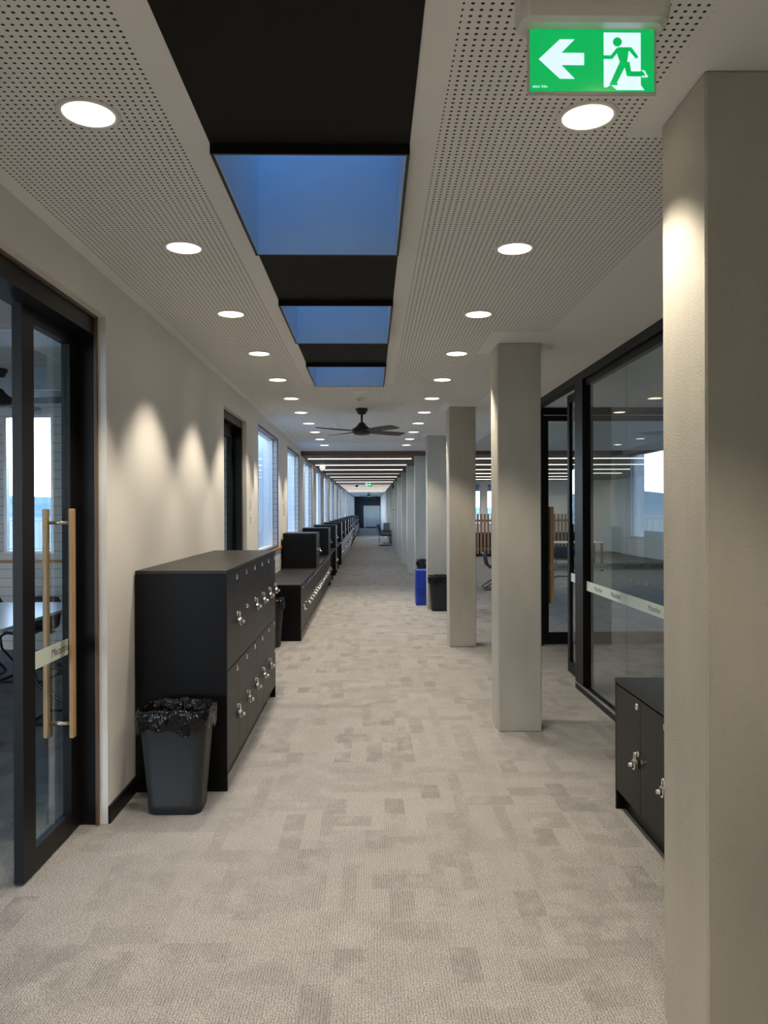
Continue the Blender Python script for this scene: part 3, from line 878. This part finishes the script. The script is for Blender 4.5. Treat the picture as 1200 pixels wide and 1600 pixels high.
# ------------------------------------------------------------------ small ceiling and wall items
def dome(name, label, cat, loc, r, h, mat):
    t = thing(name, label, cat, loc)
    MB().lathe([(r, 0), (r, -h*0.35), (r*0.92, -h*0.42)], seg=24).build('base', M['white'], t)
    MB().lathe([(r*0.8, -h*0.42), (r*0.72, -h*0.75), (r*0.4, -h*0.98), (0.001, -h)], seg=24).build('dome', mat, t)
dome('smoke_detector', 'white smoke detector on the ceiling just before the fan', 'smoke detector', (-0.09, 7.95, H), 0.05, 0.04, M['white'])
dome('smoke_detector', 'white dome on the timber ceiling near the left windows', 'smoke detector', (-1.13, 18.2, HT - 0.036), 0.075, 0.12, M['white'])
dome('security_camera', 'black dome camera beside the small green exit sign', 'camera', (-0.56, 31.8, HT - 0.0), 0.08, 0.13, M['bin_black'])
o = MB().lathe([(0.085, 0.0), (0.085, -0.004), (0.075, -0.006), (0.07, -0.003), (0.001, -0.003)], seg=32).build('ceiling_speaker', M['ceiling'], None, (-0.09, 7.50, H))
tag(o, 'flush round speaker in the ceiling before the smoke detector', 'ceiling speaker')
o = MB().lathe([(0.12, 0.0), (0.12, -0.006), (0.10, -0.010), (0.001, -0.012)], seg=32).build('ceiling_speaker', M['offwhite'], None, (-0.08, 12.1, H))
tag(o, 'flush round speaker in the ceiling beyond the big fan', 'ceiling speaker')
for i, (z, hh) in enumerate(((1.60, 0.12), (1.44, 0.08))):
    t = thing('light_switch', ['upper white switch plate on the wall beside the second door', 'lower white switch plate on the wall beside the second door'][i], 'switch', (WL, 8.34, z), 0, 'switch plates by the second door')
    MB().rbox(0, 0.008, -0.035, 0.035, -hh/2, hh/2, 0.002).build('plate', M['white'], t)
    for j in range(2):
        MB().rbox(0.008, 0.012, -0.008, 0.008, -0.03 + j*0.04, -0.012 + j*0.04, 0.001).build('switch', M['alu'], t)
t = thing('notice_sign', 'narrow yellow notice on the pier after the first window', 'notice', (WW, 12.05, 1.55))
MB().box(0, 0.003, -0.05, 0.05, -0.10, 0.10).build('plate', M['notice'], t)
m_ = MB()
for i in range(4): m_.box(0.003, 0.0036, -0.03, 0.03, -0.08 + i*0.045, -0.06 + i*0.045)
m_.build('symbols', M['notice_ink'], t)
t = thing('notice_sign', 'yellow-green notice on the front of the tenth column', 'notice', (0.97, CY0 + CS*9, 1.54))
MB().box(-0.06, 0.06, -0.004, 0, -0.10, 0.10).build('plate', M['notice'], t)
MB().box(-0.03, 0.03, -0.0048, -0.004, -0.03, 0.05).build('symbol', M['notice_ink'], t)
t = thing('wall_speaker', 'small black box high on the tenth column', 'speaker', (0.97, CY0 + CS*9 - 0.05, 2.50))
MB().rbox(-0.06, 0.06, -0.05, 0.05, -0.07, 0.07, 0.006).build('body', M['bin_black'], t)

# ------------------------------------------------------------------ right-hand glazed room
g = thing('glass_partition', 'long black framed glass partition behind the right columns', 'glass partition', (0, 0, 0), kind='structure')
mb = MB()
mb.box(GX - 0.03, GX + 0.05, -1.0, 8.78, 2.63, H)            # head
mb.box(GX - 0.03, GX + 0.05, -1.0, 6.62, 0, 0.05)            # sill
mb.box(GX - 0.03, GX + 0.06, 6.38, 6.62, 0.05, 2.63)         # post
mb.box(GX + 0.0, GX + 0.05, -1.0, 6.38, 2.58, 2.63)
mb.box(GX - 0.034, GX - 0.018, -1.0, 6.62, 0.05, 0.062, 1)
mb.build('frame', [M['black_frame'], M['alu']], g)
for (a, b, tx) in ((-0.98, 1.95, (0.3, 0.75, 1.2, 1.65)), (1.958, 5.386, (2.3, 2.72, 3.14, 3.56, 3.98, 4.45, 4.85)), (5.394, 6.38, (5.62, 6.05))):
    MB().box(GX + 0.004, GX + 0.016, a, b, 0.05, 2.60).build('pane', M['glass'], g)
    strip_x(g, GX + 0.003, a, b, 0.866, 0.945, -1, tx, 0.05)
g = thing('sliding_leaf', 'narrow glazed leaf beside the right partition post', 'glass door', (0, 0, 0), kind='structure')
MB().frame('x', 6.66, 7.28, 0.01, 2.62, 0.07, 1.875, 1.915, tb=0.10).build('leaf', M['black_frame'], g)
MB().box(1.89, 1.90, 6.73, 7.21, 0.11, 2.55).build('glass', M['glass'], g)
strip_x(g, 1.8895, 6.73, 7.21, 0.866, 0.945, -1, (), 0.05)
g = thing('glass_partition', 'glazed cross wall at the far side of the right room', 'glass partition', (0, 0, 0), kind='structure')
mb = MB()
mb.box(1.86, 1.965, 8.68, 8.76, 0, H); mb.box(1.965, 5.9, 8.68, 8.76, 2.62, H); mb.box(3.56, 5.9, 8.68, 8.76, 0, 0.05); mb.box(3.505, 3.56, 8.68, 8.76, 0, 2.62)
mb.build('frame', M['black_frame'], g)
MB().frame('y', 1.97, 3.50, 0.01, 2.61, 0.055, 8.70, 8.74, tb=0.135, tt=0.06).build('leaf', M['black_frame'], g)
MB().box(2.025, 3.445, 8.715, 8.725, 0.145, 2.55).build('glass', M['glass'], g)
MB().box(3.56, 5.9, 8.715, 8.725, 0.05, 2.62).build('pane', M['glass'], g)
strip_y(g, 8.726, 2.027, 3.443, 0.852, 0.928, -1, (2.25, 2.62, 3.0, 3.32), 0.06)
strip_y(g, 8.726, 3.56, 5.9, 0.852, 0.928, -1, (3.8, 4.2, 4.65, 5.1), 0.06)
pull_handle(g, 2.055, 8.72, 0.47, 1.575, axis='y')
mb = MB().box(6.0, 6.15, YB, 8.76, 0, H).box(GX + 0.05, 6.0, -1.15, -1.0, 0, H)
o = mb.build('wall_right', M['plaster'])
tag(o, 'plain wall at the back of the glazed right room', 'wall', kind='structure')
# open area beyond
o = MB().box(8.8, 9.0, 8.76, YT1, 0, H).build('wall_right_open', M['plaster'])
tag(o, 'plain wall of the open area on the far right', 'wall', kind='structure')
mb = MB()
wy = 28.0
for (a, b) in ((1.6, 3.60), (4.03, 4.27), (4.72, 5.9), (6.4, 8.8)): mb.box(a, b, wy, wy + 0.2, 1.0, 2.5)
mb.box(1.6, 8.8, wy, wy + 0.2, 0, 1.0); mb.box(1.6, 8.8, wy, wy + 0.2, 2.5, HT)
o = mb.build('wall_cross', M['plaster'])
tag(o, 'white wall with narrow windows behind the timber slat screen', 'wall', kind='structure')
for i, (a, b) in enumerate(((3.60, 4.03), (4.27, 4.72), (5.9, 6.4))):
    w = thing('window_%d' % (20 + i), '%s narrow window behind the timber slat screen' % ORD[i], 'window', (a, wy, 0), kind='structure')
    MB().frame('y', 0, b - a, 1.0, 2.5, 0.025, 0.08, 0.14).build('frame', M['alu'], w)
    MB().box(0.025, b - a - 0.025, 0.105, 0.113, 1.025, 2.475).build('pane', M['win_glass'], w)
t = thing('slat_screen', 'timber slat screen in the open area seen between the columns', 'timber screen', (3.1, 25.0, 0))
MB().box(0, 4.2, 0.03, 0.07, 0.22, 0.30).build('rail', M['bark'], t)
MB().box(0, 4.2, 0.03, 0.07, 1.15, 1.22).build('rail', M['bark'], t)
sl = MB().rbox(0, 0.07, 0, 0.03, 0.10, 1.40, 0.003).mesh('slat', [M['slat_wood']])
for i in range(36): link('slat', sl, t, (0.02 + i * 0.115, 0, 0))
t = thing('cabinet', 'dark low cabinet behind the timber slat screen', 'cabinet', (3.1, 25.5, 0))
MB().rbox(0, 4.0, 0, 0.5, 0.08, 0.75, 0.004).build('body', M['laminate'], t)
MB().box(0.02, 3.98, 0.04, 0.46, 0, 0.08).build('plinth', M['black_frame'], t)
MB().rbox(-0.01, 4.01, -0.01, 0.51, 0.75, 0.775, 0.002).build('top_panel', M['laminate_top'], t)

# ------------------------------------------------------------------ chairs and tables
def shell_chair(label, loc, rz, group=None):
    """moulded plastic shell on a bent tube sled frame; faces local +y"""
    t = thing('chair', label, 'chair', loc, rz, group)
    prof = [(0.235, 0.430), (0.215, 0.448), (0.12, 0.440), (0.0, 0.428), (-0.12, 0.435), (-0.175, 0.465), (-0.20, 0.54), (-0.212, 0.61), (-0.228, 0.68), (-0.236, 0.725)]
    wid = [0.17, 0.205, 0.215, 0.215, 0.205, 0.195, 0.20, 0.205, 0.195, 0.165]
    def shell(off):
        ls = []
        for (y, z), w in zip(prof, wid):
            row = []
            for i in range(9):
                u = -1 + 2 * i / 8
                if z < 0.46: p = (u * w, y, z + off + 0.025 * u**4)
                else: p = (u * w, y + off * 0.9 + 0.045 * u * u, z)
                row.append(p)
            ls.append(row)
        return ls
    a, b2 = shell(0.0), shell(0.008)
    loops = [ra + list(reversed(rb)) for ra, rb in zip(a, b2)]
    MB().loops(loops, smooth=True, cap0=True, cap1=True).build('seat_shell', M['chair'], t)
    for s in (-1, 1):
        x = s * 0.20
        MB().tube([(s*0.15, -0.10, 0.425), (x, 0.0, 0.422), (x, 0.16, 0.42), (x, 0.20, 0.40), (x, 0.17, 0.30), (x, -0.19, 0.05), (x, -0.22, 0.022), (x, -0.19, 0.012), (x, 0.25, 0.012)], 0.011, 10).build('side_frame', M['chair_metal'], t)
    MB().tube([(-0.20, 0.25, 0.012), (0.20, 0.25, 0.012)], 0.011, 10).build('foot_bar', M['chair_metal'], t)
    MB().tube([(-0.15, -0.10, 0.418), (0.15, -0.10, 0.418)], 0.010, 10).build('seat_bar', M['chair_metal'], t)
    return t
c0 = shell_chair('dark blue shell chair seen between the second and third columns', (2.40, 14.9, 0), -PI/2)
def chair(x, y, rz, label, group=None): return dup(c0, (x, y, 0), rz, label, group)
chair(1.22, 20.35, PI/2 + 0.1, 'dark chair mostly hidden behind the sixth column')
gC = 'chairs in the open area'
chair(4.35, 17.3, -0.5, 'nearer dark chair at the white table behind the glass door', gC)
chair(4.95, 18.2, -0.3, 'farther dark chair at the white table behind the glass door', gC)
chair(4.6, 20.6, 2.6, 'dark chair beyond the white table behind the glass door', gC)
def table(label, loc, w, d_, mat):
    t = thing('table', label, 'table', loc)
    MB().rbox(-w/2, w/2, -d_/2, d_/2, 0.705, 0.73, 0.004).build('tabletop', mat, t)
    for sx in (-1, 1):
        for sy in (-1, 1):
            MB().rbox(sx*(w/2 - 0.06) - 0.025, sx*(w/2 - 0.06) + 0.025, sy*(d_/2 - 0.06) - 0.025, sy*(d_/2 - 0.06) + 0.025, 0, 0.705, 0.004).build('leg', M['black_frame'], t)
    return t
table('white table in the open area behind the glass door', (5.1, 19.3, 0), 1.4, 0.8, M['tabletop'])
table('white-topped meeting table in the dim room behind the left door', (-3.35, 6.05, 0), 1.6, 1.75, M['tabletop'])
gM = 'chairs at the meeting table in the dim left room'
chair(-3.15, 7.2, PI, 'dark chair at the window end of the meeting table', gM)
chair(-3.70, 7.2, PI, 'second dark chair at the window end of the meeting table', gM)
chair(-2.62, 4.84, 0.15, 'dark chair at the near corner of the meeting table', gM)
chair(-3.35, 4.85, -0.1, 'dark chair in the middle of the near side of the meeting table', gM)
chair(-2.22, 5.75, PI/2, 'dark chair at the corridor side of the meeting table', gM)

def arm_chair(label, loc, rz):
    t = thing('armchair', label, 'armchair', loc, rz, 'dark armchairs by the far columns')
    MB().rbox(-0.25, 0.25, -0.22, 0.25, 0.42, 0.49, 0.02).build('seat', M['chair'], t)
    b = MB(); b.rbox(-0.24, 0.24, -0.03, 0.03, 0.0, 0.46, 0.02)
    o = b.build('backrest', M['chair'], t, (0, -0.25, 0.50)); o.rotation_euler = (math.radians(14), 0, 0)
    for s in (-1, 1):
        x = s * 0.27
        MB().tube([(x, -0.22, 0.62), (x, 0.20, 0.64), (x, 0.24, 0.60), (x, 0.20, 0.05), (x, 0.17, 0.015), (x, -0.28, 0.015)], 0.014, 8).build('side_frame', M['chair_metal'], t)
        MB().rbox(x - 0.025, x + 0.025, -0.22, 0.18, 0.64, 0.665, 0.008).build('armrest', M['chair'], t)
    MB().tube([(-0.27, -0.28, 0.015), (0.27, -0.28, 0.015)], 0.014, 8).build('foot_bar', M['chair_metal'], t)
    MB().tube([(-0.27, -0.22, 0.45), (0.27, -0.22, 0.45)], 0.014, 8).build('seat_bar', M['chair_metal'], t)
    MB().tube([(-0.22, -0.20, 0.43), (-0.22, -0.36, 0.95)], 0.014, 8).build('back_post', M['chair_metal'], t)
    MB().tube([(0.22, -0.20, 0.43), (0.22, -0.36, 0.95)], 0.014, 8).build('back_post', M['chair_metal'], t)
    return t
a0 = arm_chair('nearer dark armchair beside the far columns, back to the passage', (0.66, 33.3, 0), -PI/2 + 0.15)
dup(a0, (0.72, 35.0, 0), PI - 0.3, 'farther dark armchair behind the other by the far columns', 'dark armchairs by the far columns')

# ------------------------------------------------------------------ dim room behind the left door
o = MB().box(-6.75, -6.6, YB, 8.75, 0, H).build('wall_left_room_side', M['plaster'])
tag(o, 'far side wall of the dim left room', 'wall', kind='structure')
mb = MB(); ry = 8.62
wx0, wx1 = -4.08, -3.53
mb.box(-6.6, wx0, ry, ry + 0.14, 0, H).box(wx1, WL - TW, ry, ry + 0.14, 0, H).box(wx0, wx1, ry, ry + 0.14, 0, 1.07).box(wx0, wx1, ry, ry + 0.14, 2.62, H)
o = mb.build('wall_left_room_end', M['block'])
tag(o, 'block wall with a narrow louvre window in the dim left room', 'wall', kind='structure')
w = thing('window_19', 'narrow bright louvre window in the dim left room', 'window', (wx0, ry, 0), kind='structure')
MB().frame('y', 0, wx1 - wx0, 1.07, 2.62, 0.03, 0.0, 0.06).build('frame', M['alu'], w)
for i in range(10):
    z = 1.10 + i * 0.149
    o = MB().box(0.03, wx1 - wx0 - 0.03, -0.003, 0.003, 0.0, 0.155).build('louvre', M['win_glass'], w, (0, 0.03, z))
    o.rotation_euler = (math.radians(-6), 0, 0)
o = MB().rbox(-6.5, -1.5, ry - 0.03, ry, 0.97, 1.0, 0.003).build('trim_3', M['sill_wood'])
tag(o, 'timber rail along the end wall of the dim left room', 'rail', kind='structure')
t = thing('ceiling_panel', 'pale square panel in the ceiling of the dim left room', 'ceiling panel', (-2.45, 5.17, H))
MB().box(-0.6, 0.6, -0.24, 0.24, -0.006, 0).build('frame', M['white'], t)
MB().box(-0.57, 0.57, -0.21, 0.21, -0.008, -0.006).build('panel', M['white'], t)
t = thing('ceiling_vent', 'slotted air diffuser in the ceiling of the dim left room', 'air vent', (-3.1, 7.65, H))
MB().box(-0.3, 0.3, -0.3, 0.3, -0.006, 0).build('frame', M['white'], t)
m_ = MB()
for i in range(6): m_.box(-0.26, 0.26, -0.25 + i*0.09, -0.21 + i*0.09, -0.008, -0.006)
m_.build('slots', M['bin_black'], t)

# ------------------------------------------------------------------ outdoors
o = MB().box(-300, 300, -100, 400, -0.75, -0.30).build('ground', M['ground'])
tag(o, 'dry open ground outside the windows', 'ground', kind='structure')
mb = MB(); n = 90; ls = []
rnd = random.Random(3)
def ridge(a): return 5 + 3*math.sin(a*3.1 + 1) + 2*math.sin(a*7.3) + 1.5*math.sin(a*17 + 2) + 0.8*math.sin(a*41)
for rr_, k in ((250, 0.0), (285, 0.7), (320, 1.0), (380, 0.3)):
    ls.append([(rr_*math.cos(PI*i/n), rr_*math.sin(PI*i/n), -0.5 + k * ridge(PI*i/n)) for i in range(n + 1)])
mb.loops(ls, closed=False)
o = mb.build('hills', M['hill'])
tag(o, 'hazy blue hills on the horizon outside', 'hills', kind='structure')
t = thing('fence', 'pale railing outside the window of the dim left room', 'fence', (-14, 22, -0.3))
MB().box(0, 11, -0.02, 0.02, 1.55, 1.60).box(0, 11, -0.02, 0.02, 0.75, 0.80).build('rail', M['fence'], t)
bm_ = MB().box(-0.01, 0.01, -0.01, 0.01, 0, 1.6).mesh('picket', [M['fence']])
for i in range(60): link('picket', bm_, t, (0.1 + i*0.18, 0, 0))

# ------------------------------------------------------------------ sky
wd = bpy.data.worlds.new('sky'); S.world = wd; wd.use_nodes = True
nt = wd.node_tree; nt.nodes.clear(); n = N(nt)
out = n.node('ShaderNodeOutputWorld'); bg = n.node('ShaderNodeBackground')
tc = n.node('ShaderNodeTexCoord'); sp = n.node('ShaderNodeSeparateXYZ')
n.link(tc.outputs['Generated'], sp.inputs[0])
el = n.ramp(sp.outputs[2], 0.0, 0.22)
el2 = n.ramp(sp.outputs[2], 0.15, 0.8)
cl_ = n.noise(tc.outputs['Generated'], 3.5, 5, 0.6)
c = n.mix(el, (0.88, 0.95, 1.0), (0.50, 0.64, 0.86))
c = n.mix(el2, c, (0.018, 0.125, 0.33))
c = n.mix(n.math('MULTIPLY', n.ramp(cl_, 0.52, 0.75), 0.3), c, (0.62, 0.78, 0.95))
lean = n.math('ADD', n.math('MULTIPLY', sp.outputs[0], 2.4), n.math('MULTIPLY', sp.outputs[1], -0.5))
side = n.math('MAXIMUM', 0.25, n.math('ADD', 1.0, n.math('MULTIPLY', el2, lean)))
sc_ = n.node('ShaderNodeVectorMath', operation='SCALE'); n.link(c, sc_.inputs[0]); n.link(side, sc_.inputs['Scale']); c = sc_.outputs[0]
n.link(c, bg.inputs['Color']); bg.inputs['Strength'].default_value = 8.5
n.link(bg.outputs[0], out.inputs[0])

def portal(name, loc, rot, sx, sy):
    la = bpy.data.lights.new(name, 'AREA'); la.shape = 'RECTANGLE'; la.size = sx; la.size_y = sy
    la.cycles.is_portal = True
    o = link(name, la, None, loc); o.rotation_euler = rot
for k, (a, b) in enumerate(win[:10]):
    portal('daylight_portal', (WW - 0.32, (a + b)/2, 1.8), (0, -PI/2, 0), 1.6, b - a)
for (a, b) in sky_y[2:]:
    portal('daylight_portal', (-0.186, (a + b)/2, H + 1.45), (0, 0, 0), 0.6, b - a)
portal('daylight_portal', ((wx0 + wx1)/2, ry + 0.16, 1.85), (-PI/2, 0, 0), wx1 - wx0, 1.55)

# ------------------------------------------------------------------ camera
cam = bpy.data.cameras.new('camera'); co = bpy.data.objects.new('camera', cam); COL.objects.link(co)
cam.sensor_fit = 'VERTICAL'; cam.sensor_height = 32.0; cam.lens = 32.0 * 1200.0 / 1600.0
cam.clip_start = 0.05; cam.clip_end = 1000
yaw, pit, rol = 0.0176, -0.0026, 0.0035
F = Vector((math.sin(yaw)*math.cos(pit), math.cos(yaw)*math.cos(pit), math.sin(pit)))
R0 = Vector((math.cos(yaw), -math.sin(yaw), 0)); U0 = R0.cross(F)
R = R0 * math.cos(rol) - U0 * math.sin(rol); U = R0 * math.sin(rol) + U0 * math.cos(rol)
m = Matrix((R, U, -F)).transposed().to_4x4(); m.translation = Vector((0, 0, 1.544))
co.matrix_world = m
S.camera = co

S.view_settings.view_transform = 'Standard'
S.view_settings.look = 'None'
S.view_settings.gamma = 1.0
S.view_settings.use_curve_mapping = False
S.view_settings.exposure = 0.36
S.cycles.use_denoising = True
S.cycles.max_bounces = 10
S.cycles.diffuse_bounces = 6
S.cycles.transparent_max_bounces = 24
S.cycles.sample_clamp_indirect = 8.0
